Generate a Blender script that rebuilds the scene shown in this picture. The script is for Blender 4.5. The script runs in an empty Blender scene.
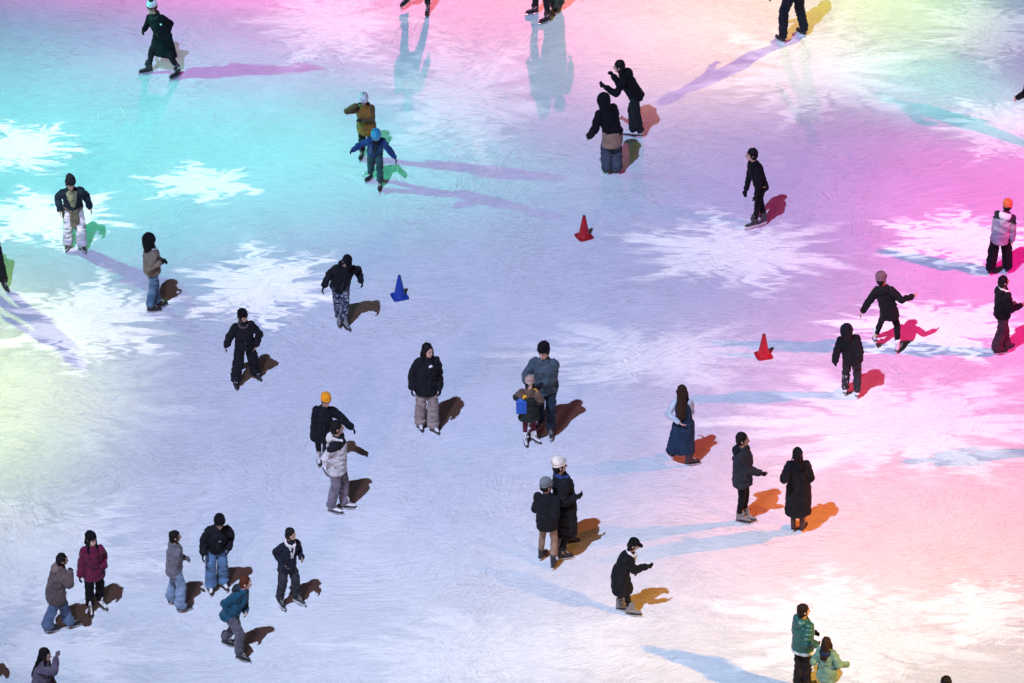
import bpy, math, random
import numpy as np
from mathutils import Vector, Matrix, noise

V = Vector
random.seed(7)
scene = bpy.context.scene
COL = scene.collection

# ------------------------------------------------------------------ camera
W, H_IMG = 1024, 683
ELEV = math.radians(32.0)
DIST = 110.0
PPM = 58.5
LENS = 36.0 * DIST * PPM / W
cam_d = bpy.data.cameras.new("camera")
cam = bpy.data.objects.new("camera", cam_d)
COL.objects.link(cam)
cam.location = (0, -DIST * math.cos(ELEV), DIST * math.sin(ELEV))
cam.rotation_euler = (math.pi / 2 - ELEV, 0, 0)
cam_d.lens = LENS
cam_d.sensor_width = 36
cam_d.clip_start = 1
cam_d.clip_end = 2000
scene.camera = cam
CP = V(cam.location)
FWD = V((0, math.cos(ELEV), -math.sin(ELEV)))
UPV = V((0, math.sin(ELEV), math.cos(ELEV)))
FPX = LENS / 36.0 * W


def ray(px, py):
    return (FWD * FPX + V((1, 0, 0)) * (px - W / 2) + UPV * (H_IMG / 2 - py)).normalized()


def gp(px, py):                                   # where a picture point meets the ice
    d = ray(px, py)
    return CP + d * (-CP.z / d.z)


def at_y(px, py, y):                              # where a picture point meets the vertical plane Y = y
    d = ray(px, py)
    return CP + d * ((y - CP.y) / d.y)


# ------------------------------------------------------------------ tagging
def tag(o, label=None, cat=None, group=None, kind=None):
    if label: o['label'] = label
    if cat: o['category'] = cat
    if group: o['group'] = group
    if kind: o['kind'] = kind
    return o


# ------------------------------------------------------------------ materials
def new_mat(name):
    m = bpy.data.materials.new(name)
    m.use_nodes = True
    return m, m.node_tree, m.node_tree.nodes['Principled BSDF']


_fab = {}


def fabric(c, rough=0.85, sheen=0.15, kind='cloth'):
    key = (tuple(round(x, 4) for x in c), rough, kind)
    if key in _fab: return _fab[key]
    m, nt, b = new_mat(kind)
    N, L = nt.nodes, nt.links
    tc = N.new('ShaderNodeTexCoord')
    n1 = N.new('ShaderNodeTexNoise'); n1.inputs['Scale'].default_value = 9; n1.inputs['Detail'].default_value = 5
    L.new(tc.outputs['Object'], n1.inputs['Vector'])
    mr = N.new('ShaderNodeMapRange'); mr.inputs[1].default_value = .3; mr.inputs[2].default_value = .7
    mr.inputs[3].default_value = .72; mr.inputs[4].default_value = 1.3
    L.new(n1.outputs[0], mr.inputs[0])
    mx = N.new('ShaderNodeVectorMath'); mx.operation = 'SCALE'; mx.inputs[0].default_value = c[:3]
    L.new(mr.outputs[0], mx.inputs['Scale']); L.new(mx.outputs[0], b.inputs['Base Color'])
    n2 = N.new('ShaderNodeTexNoise'); n2.inputs['Scale'].default_value = 120; n2.inputs['Detail'].default_value = 3
    L.new(tc.outputs['Object'], n2.inputs['Vector'])
    bp = N.new('ShaderNodeBump'); bp.inputs['Strength'].default_value = .35; bp.inputs['Distance'].default_value = .004
    L.new(n2.outputs[0], bp.inputs['Height']); L.new(bp.outputs[0], b.inputs['Normal'])
    b.inputs['Roughness'].default_value = rough
    b.inputs['Specular IOR Level'].default_value = .15 if rough > .6 else .5
    if kind == 'cloth':
        b.inputs['Sheen Weight'].default_value = sheen if max(c) > .1 else .02
        b.inputs['Sheen Roughness'].default_value = .5
    _fab[key] = m
    return m


def patterned(c, c2, scale, lo, hi, name='patterned_cloth'):
    m, nt, b = new_mat(name)
    N, L = nt.nodes, nt.links
    tc = N.new('ShaderNodeTexCoord')
    n1 = N.new('ShaderNodeTexNoise'); n1.inputs['Scale'].default_value = scale; n1.inputs['Detail'].default_value = 3
    n1.inputs['Distortion'].default_value = 1.6
    L.new(tc.outputs['Object'], n1.inputs['Vector'])
    r = N.new('ShaderNodeValToRGB'); r.color_ramp.elements[0].position = lo; r.color_ramp.elements[1].position = hi
    r.color_ramp.elements[0].color = (*c, 1); r.color_ramp.elements[1].color = (*c2, 1)
    L.new(n1.outputs[0], r.inputs[0]); L.new(r.outputs[0], b.inputs['Base Color'])
    b.inputs['Roughness'].default_value = .85
    return m


def striped(c, c2, period, name='checked_cloth'):
    m, nt, b = new_mat(name)
    N, L = nt.nodes, nt.links
    tc = N.new('ShaderNodeTexCoord')
    outs = []
    for d in ('X', 'Z'):
        w = N.new('ShaderNodeTexWave'); w.bands_direction = d; w.inputs['Scale'].default_value = 1 / period
        w.inputs['Distortion'].default_value = .6
        L.new(tc.outputs['Object'], w.inputs['Vector']); outs.append(w)
    a = N.new('ShaderNodeMath'); a.operation = 'MULTIPLY'
    L.new(outs[0].outputs['Fac'], a.inputs[0]); L.new(outs[1].outputs['Fac'], a.inputs[1])
    r = N.new('ShaderNodeValToRGB'); r.color_ramp.elements[0].position = .2; r.color_ramp.elements[1].position = .5
    r.color_ramp.elements[0].color = (*c, 1); r.color_ramp.elements[1].color = (*c2, 1)
    L.new(a.outputs[0], r.inputs[0]); L.new(r.outputs[0], b.inputs['Base Color'])
    b.inputs['Roughness'].default_value = .9
    return m


def skin(i):
    c = [(.60, .36, .26), (.48, .28, .19), (.68, .44, .33)][i % 3]
    key = ('skin', i % 3)
    if key in _fab: return _fab[key]
    m = fabric(c, .5, 0, 'skin')
    b = m.node_tree.nodes['Principled BSDF']
    b.inputs['Subsurface Weight'].default_value = 0.0
    _fab[key] = m
    return m


def plain(name, c, rough=.5, metal=0, coat=0):
    key = (name, c, rough)
    if key in _fab: return _fab[key]
    m, nt, b = new_mat(name)
    N, L = nt.nodes, nt.links
    tc = N.new('ShaderNodeTexCoord')
    n1 = N.new('ShaderNodeTexNoise'); n1.inputs['Scale'].default_value = 25; n1.inputs['Detail'].default_value = 4
    L.new(tc.outputs['Object'], n1.inputs['Vector'])
    mr = N.new('ShaderNodeMapRange'); mr.inputs[3].default_value = .55; mr.inputs[4].default_value = 1.3
    L.new(n1.outputs[0], mr.inputs[0])
    mx = N.new('ShaderNodeVectorMath'); mx.operation = 'SCALE'; mx.inputs[0].default_value = c
    L.new(mr.outputs[0], mx.inputs['Scale']); L.new(mx.outputs[0], b.inputs['Base Color'])
    b.inputs['Roughness'].default_value = rough
    b.inputs['Metallic'].default_value = metal
    b.inputs['Coat Weight'].default_value = coat
    _fab[key] = m
    return m


EYE = plain('eye', (.02, .014, .01), .3)
LIP = plain('lip', (.32, .1, .09), .5)
STEEL = plain('steel', (.75, .77, .8), .4, .6)
HAIRC = {'black': (.012, .010, .010), 'brown': (.035, .017, .010), 'auburn': (.10, .026, .013), 'dark': (.018, .012, .010)}


def hair_mat(c):
    key = ('hair', c)
    if key in _fab: return _fab[key]
    m = fabric(HAIRC[c], .6, 0, 'hair')
    nt = m.node_tree; b = nt.nodes['Principled BSDF']; b.inputs['Specular IOR Level'].default_value = .12
    N, L = nt.nodes, nt.links
    tc = N.new('ShaderNodeTexCoord'); mp = N.new('ShaderNodeMapping'); mp.inputs['Scale'].default_value = (90, 90, 8)
    n = N.new('ShaderNodeTexNoise'); n.inputs['Scale'].default_value = 1; n.inputs['Detail'].default_value = 2
    bp = N.new('ShaderNodeBump'); bp.inputs['Strength'].default_value = .8; bp.inputs['Distance'].default_value = .006
    L.new(tc.outputs['Object'], mp.inputs[0]); L.new(mp.outputs[0], n.inputs['Vector']); L.new(n.outputs[0], bp.inputs['Height'])
    L.new(bp.outputs[0], b.inputs['Normal'])
    _fab[key] = m
    return m


# ------------------------------------------------------------------ mesh building
class MB:
    def __init__(s): s.v, s.f = [], []

    def rings(s, rs, n=16):                        # rs: (centre, axis1*radius, axis2*radius)
        base = len(s.v)
        for c, a, b in rs:
            for i in range(n):
                t = 2 * math.pi * i / n
                s.v.append(c + a * math.cos(t) + b * math.sin(t))
        for k in range(len(rs) - 1):
            for i in range(n):
                j = (i + 1) % n
                s.f.append((base + k * n + i, base + k * n + j, base + (k + 1) * n + j, base + (k + 1) * n + i))
        s.v.append(rs[0][0].copy()); a0 = len(s.v) - 1
        s.v.append(rs[-1][0].copy()); a1 = len(s.v) - 1
        m = base + (len(rs) - 1) * n
        for i in range(n):
            j = (i + 1) % n
            s.f.append((a0, base + j, base + i)); s.f.append((a1, m + i, m + j))
        return s

    def cone(s, p1, r1, p2, r2, n=12, fl=1.0, wid=None):
        d = p2 - p1
        if d.length < 1e-6: d = V((0, 0, 1e-4))
        d = d.normalized()
        x = wid if wid is not None else (V((0, 0, 1)).cross(d) if abs(d.z) < .95 else V((1, 0, 0)).cross(d))
        x = (x - d * x.dot(d)).normalized(); y = d.cross(x)
        rs = []
        for a in (-78, -45, -15):
            t = math.radians(a); rs.append((p1 + d * (r1 * math.sin(t)), x * (r1 * math.cos(t)), y * (r1 * fl * math.cos(t))))
        for a in (15, 45, 78):
            t = math.radians(a); rs.append((p2 + d * (r2 * math.sin(t)), x * (r2 * math.cos(t)), y * (r2 * fl * math.cos(t))))
        return s.rings(rs, n)

    def ell(s, c, X, Y, Z, n=16):
        rs = []
        for a in range(-80, 81, 20):
            t = math.radians(a); rs.append((c + Z * math.sin(t), X * math.cos(t), Y * math.cos(t)))
        return s.rings(rs, n)

    def box(s, c, X, Y, Z):
        b = len(s.v)
        for k in (-1, 1):
            for j in (-1, 1):
                for i in (-1, 1): s.v.append(c + X * i + Y * j + Z * k)
        for f in ((0, 2, 3, 1), (4, 5, 7, 6), (0, 1, 5, 4), (2, 6, 7, 3), (0, 4, 6, 2), (1, 3, 7, 5)):
            s.f.append(tuple(b + q for q in f))
        return s

    def mesh(s, name):
        me = bpy.data.meshes.new(name)
        me.from_pydata([tuple(v) for v in s.v], [], s.f)
        me.update()
        return me


def link(name, me, mat, parent=None):
    o = bpy.data.objects.new(name, me)
    COL.objects.link(o)
    if mat and not me.materials: me.materials.append(mat)
    if parent: o.parent = parent
    return o


def fuse(mb, name, voxel, smooth=2, org=None, disp=None):
    """union of closed shells -> one continuous surface, optionally displaced"""
    me = mb.mesh(name)
    o = bpy.data.objects.new('tmp', me); COL.objects.link(o)
    r = o.modifiers.new('r', 'REMESH'); r.mode = 'VOXEL'; r.voxel_size = voxel; r.use_smooth_shade = True
    if smooth:
        m = o.modifiers.new('s', 'SMOOTH'); m.factor = .5; m.iterations = smooth
    dg = bpy.context.evaluated_depsgraph_get()
    ev = o.evaluated_get(dg)
    out = bpy.data.meshes.new_from_object(ev)
    bpy.data.objects.remove(o); bpy.data.meshes.remove(me)
    out.name = name
    n = len(out.vertices)
    if disp and n:
        co = np.empty(n * 3, 'f'); out.vertices.foreach_get('co', co); co = co.reshape(-1, 3)
        no = np.empty(n * 3, 'f'); out.vertices.foreach_get('normal', no); no = no.reshape(-1, 3)
        d = disp(co)
        co += no * d[:, None]
        out.vertices.foreach_set('co', co.ravel())
    out.polygons.foreach_set('use_smooth', [True] * len(out.polygons))
    out.update()
    return out


def folds(amp, sx=7., sz=16., seed=0):
    def f(co):
        d = np.empty(len(co), 'f')
        for i, (x, y, z) in enumerate(co):
            a = noise.noise(V((x * sx + seed, y * sx, z * sz)))
            b = noise.noise(V((x * sx * 2.3 + seed, y * sx * 2.3 + 5, z * sz * 1.9)))
            d[i] = amp * ((1 - 2.2 * abs(a)) * .8 + .5 * b + .35)
        return d
    return f


def quilt(amp, P, u, step, seed=0):
    g = folds(amp * .5, 9, 9, seed)
    Pn, un = np.array(P), np.array(u)

    def f(co):
        t = (co - Pn) @ un
        q = np.abs(np.sin(t * math.pi / step)) ** .5
        return (amp * (q - .6)).astype('f') + g(co)
    return f


def ik(a, t, l1, l2, pole):
    d = t - a
    L = d.length
    mx = (l1 + l2) * .998
    if L > mx: t = a + d * (mx / L); L = mx
    L = max(L, abs(l1 - l2) + .02)
    dn = (t - a).normalized()
    x = (l1 * l1 - l2 * l2 + L * L) / (2 * L)
    h = math.sqrt(max(l1 * l1 - x * x, 0))
    p = pole - dn * pole.dot(dn)
    if p.length < 1e-4: p = V((0, 0, -1))
    return a + dn * x + p.normalized() * h, t


# ------------------------------------------------------------------ skate (shared shapes)
def skate_meshes():
    X, Y, Z = V((1, 0, 0)), V((0, 1, 0)), V((0, 0, 1))           # toe towards +Y
    b = MB()
    b.cone(V((0, -.055, .115)), .042, V((0, .07, .098)), .036, fl=.9)
    b.cone(V((0, .07, .098)), .038, V((0, .145, .09)), .030, fl=.85)
    b.cone(V((0, -.055, .10)), .040, V((0, -.045, .24)), .050)
    b.ell(V((0, -.02, .27)), X * .052, Y * .06, Z * .03)
    b.ell(V((0, .0, .205)), X * .028, Y * .062, Z * .075)
    boot = fuse(b, 'boot', .009, 2)
    s = MB()
    s.rings([(V((0, .055, z)), X * .043, Y * r) for z, r in ((.052, .128), (.058, .132), (.070, .132), (.074, .128))], 20)
    s.box(V((0, -.05, .068)), X * .034, Y * .04, Z * .012)
    sole = s.mesh('sole')
    l = MB()
    l.box(V((0, .045, .014)), X * .006, Y * .145, Z * .014)
    l.cone(V((0, .175, .020)), .012, V((0, .196, .028)), .006)
    for y in (-.055, .105):
        l.box(V((0, y, .038)), X * .012, Y * .03, Z * .016)
    blade = l.mesh('blade')
    lc = MB()
    for i in range(5):
        y = .085 - i * .022; z = .128 + i * .022
        lc.cone(V((-.022, y, z)), .005, V((.022, y + .006, z + .004)), .005, 6)
    lace = lc.mesh('lace')
    return boot, sole, blade, lace


BOOT, SOLE, BLADE, LACE = skate_meshes()


def mesh_with(me, mat, cache={}):
    k = (me.name, mat.name)
    if k not in cache:
        c = me.copy(); c.materials.clear(); c.materials.append(mat); c.name = me.name; cache[k] = c
    return cache[k]


SK = {'white': ((.78, .77, .76), (.06, .05, .05)), 'black': ((.02, .02, .022), (.03, .03, .03)), 'grey': ((.2, .2, .21), (.03, .03, .03)),
      'maroon': ((.05, .02, .03), (.02, .015, .02)), 'mix': ((.03, .03, .035), (.6, .6, .62))}
GR = 'skaters spread over the rink'


# ------------------------------------------------------------------ people
def person(label, feet, head, face=0, hdy=-.04, hands=('h', 'h'), top='jacket', topc=(.015, .016, .02), hem=.10, fit=0.0,
           leg='regular', legc=(.015, .015, .018), skate='black', hair='short', hairc='black', hat=None, hood=None, glove=None,
           hyaw=0, hpitch=0, cat='person', female=False, crouch=0.0, extra=(), sk=0, bias=.5, twist=0, quilted=False, flare=1.0,
           gloss=.85, sleeve=None, yoke=None, collar=None, pattern=None, name='person', bare=False, shift=0):
    a = math.radians(face)
    f = V((math.sin(a), -math.cos(a), 0)); l = V((-f.y, f.x, 0)); up = V((0, 0, 1))
    # feet (picture points on the ice)
    F = []
    for q in feet:
        F.append((gp(q[0], q[1]), q[2] if len(q) > 2 else None, q[3] if len(q) > 3 else 0))
    F.sort(key=lambda q: -q[0].dot(l))                                         # left, right
    base = F[0][0] * (1 - bias) + F[1][0] * bias
    base = base + V((shift / PPM, 0, 0))
    ank = [q[0] + V((0, 0, .165 + q[2])) for q in F]

    def pelvis_for(Hh):
        lg = (.53 * Hh + .06 - .175) * 1.004
        z = min((math.sqrt(max(lg ** 2 - (k.xy - base.xy).length_squared, .05)) + k.z) for k in ank) + .01
        return V((base.x, base.y, min(z, .53 * Hh + .06) - crouch))
    ht = at_y(head[0], head[1], base.y + hdy)
    lo, hi = .8, 2.0
    for _ in range(30):
        m = (lo + hi) / 2
        if (ht - pelvis_for(m)).length > .402 * m: lo = m
        else: hi = m
    Hh = (lo + hi) / 2
    s = Hh / 1.7
    fit -= .010
    wd = .94
    child = Hh < 1.35
    P = pelvis_for(Hh)
    root = bpy.data.objects.new(name, None); COL.objects.link(root)
    root.location = base; root.empty_display_size = .2
    tag(root, label, cat, GR)
    u = (ht - P).normalized()
    # torso bends a little: lower spine straighter, head end as aimed
    tw = math.radians(twist)
    ax = (l * math.cos(tw) + f * math.sin(tw)); ax = (ax - u * ax.dot(u)).normalized()
    dp = ax.cross(u) * 1.0
    if dp.dot(f) < 0: dp = -dp
    HC = P + u * (.402 * Hh)                                                    # head centre
    sw = (.140 if female else .156) * s
    sh = [P + u * (.262 * Hh) + ax * sw * q for q in (1, -1)]
    # legs
    hip = [P + l * (.085 * s) * q - up * .01 for q in (1, -1)]
    knees, anks = [], []
    LEG = (.53 * Hh + .06 - .175) * 1.006
    for i in (0, 1):
        k, e = ik(hip[i], ank[i], LEG / 2, LEG / 2, f + l * (.12 if i == 0 else -.12))
        knees.append(k); anks.append(e)
    # arms: hands[0] = person's left, hands[1] = right
    elb, wr, hd = [], [], []
    for i in (0, 1):
        q = 1 if i == 0 else -1
        h = hands[i]
        l1, l2 = .172 * Hh, .150 * Hh
        pole = -f * .9 + l * q * .35 - up * .5
        if h == 'h': t = sh[i] + l * q * .085 * s + f * .07 * s - up * .53 * s
        elif h == 'o': t = sh[i] + l * q * .24 * s + f * .06 * s - up * .46 * s       # held out from the body
        elif h == 'p': t = P + u * .05 * s + l * q * .115 * s + dp * .04 * s; pole = -f * 1.0 + l * q * .4
        elif h == 'b': t = P + u * .10 * s + l * q * .05 * s - dp * .19 * s; pole = l * q
        elif h == 'c': t = P + u * .26 * s - l * q * .06 * s + dp * .23 * s; pole = l * q * .5 - up * 1.0
        elif h == 'w': t = P + u * .13 * s + l * q * .06 * s + dp * .22 * s; pole = l * q * .45 - up * .8 - f * .3
        else:
            t = at_y(h[0], h[1], base.y + h[2])
            dd = t - sh[i]
            t = sh[i] + dd * max(.15, (dd.length - .085 * s) / dd.length)            # wrist sits behind the hand
            if len(h) > 3: pole = l * q * (1.0 if h[3] == 1 else .25) - up * .9
        e, w = ik(sh[i], t, l1, l2, pole)
        elb.append(e); wr.append(w)
        hd.append((w - e).normalized())
    # head frame
    hy = math.radians(face + hyaw)
    hf = V((math.sin(hy), -math.cos(hy), 0)); hl = V((-hf.y, hf.x, 0))
    pt = math.radians(hpitch) + .35 * math.asin(max(-1, min(1, u.dot(hf))))
    hu = (up * math.cos(pt) + hf * math.sin(pt)).normalized(); hf = hl.cross(hu) * -1
    if hf.dot(V((math.sin(hy), -math.cos(hy), 0))) < 0: hf = -hf
    hs = (1.07 * s if not child else 1.2 * s)
    hs = max(hs, .84)

    def hp(x, y, z): return HC + (hl * x + hf * y + hu * z) * hs
    # --- body
    b = MB()
    b.ell(hp(0, -.012, .022), hl * .074 * hs, hf * .094 * hs, hu * .100 * hs)
    b.ell(hp(0, .018, -.045), hl * .056 * hs, hf * .066 * hs, hu * .068 * hs)
    b.cone(hp(0, .082, .012), .010 * hs, hp(0, .100, -.022), .015 * hs, 8)
    b.cone(hp(-.034, .078, .028), .011 * hs, hp(.034, .078, .028), .011 * hs, 8)
    b.ell(hp(0, .064, -.082), hl * .022 * hs, hf * .02 * hs, hu * .018 * hs, 8)
    for q in (-1, 1):
        b.ell(hp(.076 * q, -.008, -.005), hl * .012 * hs, hf * .02 * hs, hu * .032 * hs, 8)
    nb = P + u * (.290 * Hh)
    b.cone(nb, .062 * s, hp(0, -.02, -.06), .052 * s)
    T = lambda t, rx, ry, fo=0: (P + u * (t * s) + dp * fo * s, ax * rx * s * wd, dp * ry * s)
    b.rings([T(-.10, .10, .08), T(-.06, .150, .100), T(.02, .150, .100), T(.12, .125, .092), T(.25, .142, .105), T(.36, .150, .105),
             T(.43, .130, .082), T(.49, .085, .07), T(.52, .055, .055)])
    for i in (0, 1):
        b.cone(hip[i], .085 * s, knees[i], .056 * s); b.cone(knees[i], .056 * s, anks[i], .038 * s)
        ft = F[i]
        fd = math.radians(face + (ft[1] if ft[1] is not None else (14 if i == 0 else -14))); fd = V((math.sin(fd), -math.cos(fd), 0))
        b.cone(anks[i] - up * .03, .028 * s, anks[i] - up * .06 + fd * .07, .022 * s)
        b.cone(sh[i], .052 * s, elb[i], .040 * s); b.cone(elb[i], .040 * s, wr[i], .027 * s)
    def hand(b, i, th=0.0):
        q = 1 if i == 0 else -1
        d = hd[i]
        pn = (-(l * q) + f * .2); pn = (pn - d * pn.dot(d)).normalized()           # palm normal faces the body
        wd = d.cross(pn).normalized()
        if wd.dot(f) < 0: wd = -wd                                                   # thumb side forwards
        w = wr[i]
        b.cone(w + d * .02 * s, .030 * s + th, w + d * .075 * s, .038 * s + th, 10, .45, wd)
        for k, (o, ln) in enumerate(((.028, .072), (.0095, .082), (-.0095, .076), (-.028, .060))):
            st = w + d * .085 * s + wd * o * s
            md = st + (d * .82 + pn * .30).normalized() * ln * .5 * s
            en = md + (d * .45 + pn * .85).normalized() * ln * .5 * s
            b.cone(st, .0088 * s + th, md, .0083 * s + th, 7); b.cone(md, .0083 * s + th, en, .007 * s + th, 7)
        ts = w + d * .035 * s + wd * .026 * s
        tm = ts + (wd * .75 + d * .6).normalized() * .04 * s
        b.cone(ts, .012 * s + th, tm, .0105 * s + th, 7); b.cone(tm, .0105 * s + th, tm + (d * .9 + pn * .35).normalized() * .032 * s, .009 * s + th, 7)
    for i in (0, 1): hand(b, i)
    me = fuse(b, 'body', .0085, 1)
    me.materials.append(skin(sk)); me.materials.append(EYE); me.materials.append(LIP)
    n = len(me.polygons)
    cc = np.empty(n * 3, 'f'); me.polygons.foreach_get('center', cc); cc = cc.reshape(-1, 3)
    mi = np.zeros(n, 'i')
    for q in (-1, 1):
        d = cc - np.array(hp(.031 * q, .086, .008)); rr = np.sqrt(((d @ np.array(hl)) / 1.6) ** 2 + (d @ np.array(hu)) ** 2 + (.5 * (d @ np.array(hf))) ** 2)
        mi[rr < .010 * hs] = 1
        d = cc - np.array(hp(.031 * q, .09, .036)); rr = np.sqrt(((d @ np.array(hl)) / 2.6) ** 2 + (d @ np.array(hu)) ** 2 + (.5 * (d @ np.array(hf))) ** 2)
        mi[rr < .0075 * hs] = 1
    d = cc - np.array(hp(0, .085, -.058)); rr = np.sqrt(((d @ np.array(hl)) / 2.6) ** 2 + (d @ np.array(hu)) ** 2 + (.4 * (d @ np.array(hf))) ** 2)
    mi[rr < .009 * hs] = 2
    me.polygons.foreach_set('material_index', mi)
    def put(nm, me_, mat):
        return link(nm, me_, mat, None), me_

    kids = []

    def add(nm, me_, mat=None):
        o = link(nm, me_, mat); o.parent = root
        o.matrix_parent_inverse = Matrix.Translation(-base)
        kids.append(o)
        return o
    add('body', me)
    seed = random.random() * 50
    # --- trousers
    if not bare:
        R = {'slim': (.084, .064, .050), 'regular': (.090, .080, .070), 'wide': (.092, .090, .098), 'baggy': (.098, .108, .100)}[leg]
        b = MB()
        b.rings([T(-.13, .10, .085), T(-.09, .166, .115), T(.0, .162, .112), T(.06, .140, .100), T(.09, .130, .092)])
        for i in (0, 1):
            ae = anks[i] + (knees[i] - anks[i]).normalized() * (.065 if leg == 'slim' else .01)
            b.cone(hip[i] - up * .01, R[0] * s, knees[i], R[1] * s); b.cone(knees[i], R[1] * s, ae, R[2] * s)
            if leg in ('wide', 'baggy'):
                b.cone(ae, R[2] * s, ae - up * .03 + f * .025, R[2] * s * 1.02)
        me = fuse(b, 'trousers', .013, 3, disp=folds(.015 if leg != 'slim' else .007, 7, 15, seed))
        add('trousers', me, pattern if pattern else fabric(legc))
    # --- skates
    bc, sc_ = SK[skate]
    bm, smt = plain('boot_leather_' + skate, bc, .45), plain('sole_' + skate, sc_, .5)
    lm = plain('lace', (.7, .7, .7) if skate != 'white' else (.55, .55, .55), .8)
    for i in (0, 1):
        pos, yaw, lift = F[i]
        ty = face + (yaw if yaw is not None else (14 if i == 0 else -14))
        # face angle -> rotation so that +Y looks along (sin, -cos)
        tr = math.radians(ty)
        dirv = V((math.sin(tr), -math.cos(tr), 0))
        rot = math.atan2(-dirv.x, dirv.y)
        o = link('skate', mesh_with(BOOT, bm), bm); o.parent = root
        o.location = anks[i] - base + dirv * .038; o.location.z = anks[i].z - .165
        pitch = 0
        if lift > 0: pitch = -min(.7, lift * 2.2)
        o.rotation_euler = (pitch, 0, rot)
        sc1 = .95 * (1.0 if not child else .85)
        o.scale = (sc1, sc1, sc1)
        for me_, mt, nm in ((SOLE, smt, 'sole'), (BLADE, STEEL, 'blade'), (LACE, lm, 'lace')):
            c = link(nm, mesh_with(me_, mt), mt); c.parent = o
    # --- top
    e = fit
    low = []
    dn = -up
    legmid = lambda z: (lambda tt: (anks[0] * (1 - tt) + hip[0] * tt + anks[1] * (1 - tt) + hip[1] * tt) / 2)(max(0, min(1, (z - .16) / max(.2, P.z - .16))))
    b = MB()
    if hem > .2:                                                   # long: the skirt hangs down, following the legs
        N = 5
        for k in range(N):
            t = k / (N - 1)
            z = P.z - hem * s * (1 - t) - .0
            c = legmid(z); c = V((c.x, c.y, z))
            tt = max(0, min(1, (z - .16) / (P.z - .16)))
            pts = [anks[i] * (1 - tt) + hip[i] * tt for i in (0, 1)]
            spx = abs((pts[0] - pts[1]).dot(ax)) / 2; spy = abs((pts[0] - pts[1]).dot(dp)) / 2
            fl = 1 + (flare - 1) * (1 - t)
            b_rx = max((.180 + e) * s * fl, spx + .105 * s); b_ry = max((.145 + e) * s * fl, spy + .095 * s)
            axh = V((ax.x, ax.y, 0)).normalized(); dph = V((dp.x, dp.y, 0)).normalized()
            low.append((c, axh * b_rx, dph * b_ry))
    else:
        low.append(T(-hem, .178 + e, .138 + e))
    mid = [T(.03, .172 + e, .136 + e), T(.14, .160 + e, .130 + e), T(.27, .168 + e, .140 + e, .004), T(.36, .172 + e * .8, .136 + e * .8), T(.42, .158 + e * .7, .118 + e * .6),
           T(.465, .122 + e * .5, .095 + e * .4), T(.50, .088 + e * .3, .080 + e * .3), T(.545, .070 + e * .2, .070 + e * .2)]
    b.rings(low + mid, 20)
    sl = (.063 + e * .55) * s
    sleeve_sep = sleeve is not None
    sbs = []
    for i in (0, 1):
        sb = MB() if sleeve_sep else b
        sbs.append(sb)
        sb.cone(sh[i] - u * .01, sl * 1.06, elb[i], sl * .90)
        sb.cone(elb[i], sl * .92, wr[i] - hd[i] * .02 * s, sl * .74)
    if top == 'jacket' and hem <= .2:                             # elastic hem reads as a small roll
        b.rings([T(-hem - .015, .165 + e, .126 + e), T(-hem + .01, .182 + e, .142 + e), T(-hem + .035, .165 + e, .126 + e)], 20)
    dfn = quilt(.016, P, u, .075 * s, seed) if quilted else folds(.015 + e * .14, 7, 11, seed)
    me = fuse(b, top, .0135, 2, disp=dfn)
    tm = topc if not isinstance(topc, tuple) else fabric(topc, gloss)
    if yoke:
        me.materials.append(tm); me.materials.append(fabric(yoke[0], gloss))
        n = len(me.polygons); cc = np.empty(n * 3, 'f'); me.polygons.foreach_get('center', cc); cc = cc.reshape(-1, 3)
        t = (cc - np.array(P)) @ np.array(u) / s
        x = np.abs((cc - np.array(P)) @ np.array(ax)) / s
        if yoke[1] == 'top': mi = (t > .36 - .25 * x + .05)
        elif yoke[1] == 'bottom': mi = (t < -hem + .05)
        elif yoke[1] == 'front':
            dd = (cc - np.array(P)) @ np.array(dp) / s
            mi = (dd > .05) & (x < .02 + .22 * np.clip(t - .1, 0, 1)) & (t > .12)
        me.polygons.foreach_set('material_index', mi.astype('i'))
        o = add(top, me)
    else:
        o = add(top, me, tm)
    if sleeve_sep:
        for sb in sbs:
            add('sleeve', fuse(sb, 'sleeve', .0135, 2, disp=folds(.010, 6, 9, seed + 3)), fabric(sleeve, gloss))
    # front zip / placket
    z = MB()
    pts = [P + u * (t * s) + dp * ((.135 + e + .012) * s) for t in (-.08, .05, .15, .28, .38)]
    for k in range(4): z.cone(pts[k], .0055, pts[k + 1], .0055, 6)
    add('zip', z.mesh('zip'), plain('zip', (.09, .09, .1), .35, 1))
    # cuffs
    # --- collar / scarf
    if collar:
        c = MB(); nb2 = P + u * (.50 * s)
        N = 12
        for k in range(N):
            t0 = 2 * math.pi * k / N; t1 = 2 * math.pi * (k + 1) / N
            g = lambda t: nb2 + ax * math.cos(t) * .088 * s + dp * (math.sin(t) * .085 + .01) * s + u * (-.035 * math.sin(t) + .01) * s
            c.cone(g(t0), .030 * s, g(t1), .030 * s, 8)
        if collar[1] == 'scarf':
            c.cone(nb2 + dp * .11 * s, .035 * s, nb2 + dp * .14 * s - u * .16 * s, .028 * s, 8)
        if collar[1] == 'lapel':
            for q in (-1, 1):
                c.cone(nb2 + dp * .09 * s + ax * .05 * s * q, .026 * s, nb2 + dp * .155 * s - u * .24 * s + ax * .012 * s * q, .018 * s, 8)
        add('scarf' if collar[1] == 'scarf' else 'collar', fuse(c, 'collar', .01, 1, disp=folds(.005, 14, 14, seed)), fabric(collar[0]))
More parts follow.
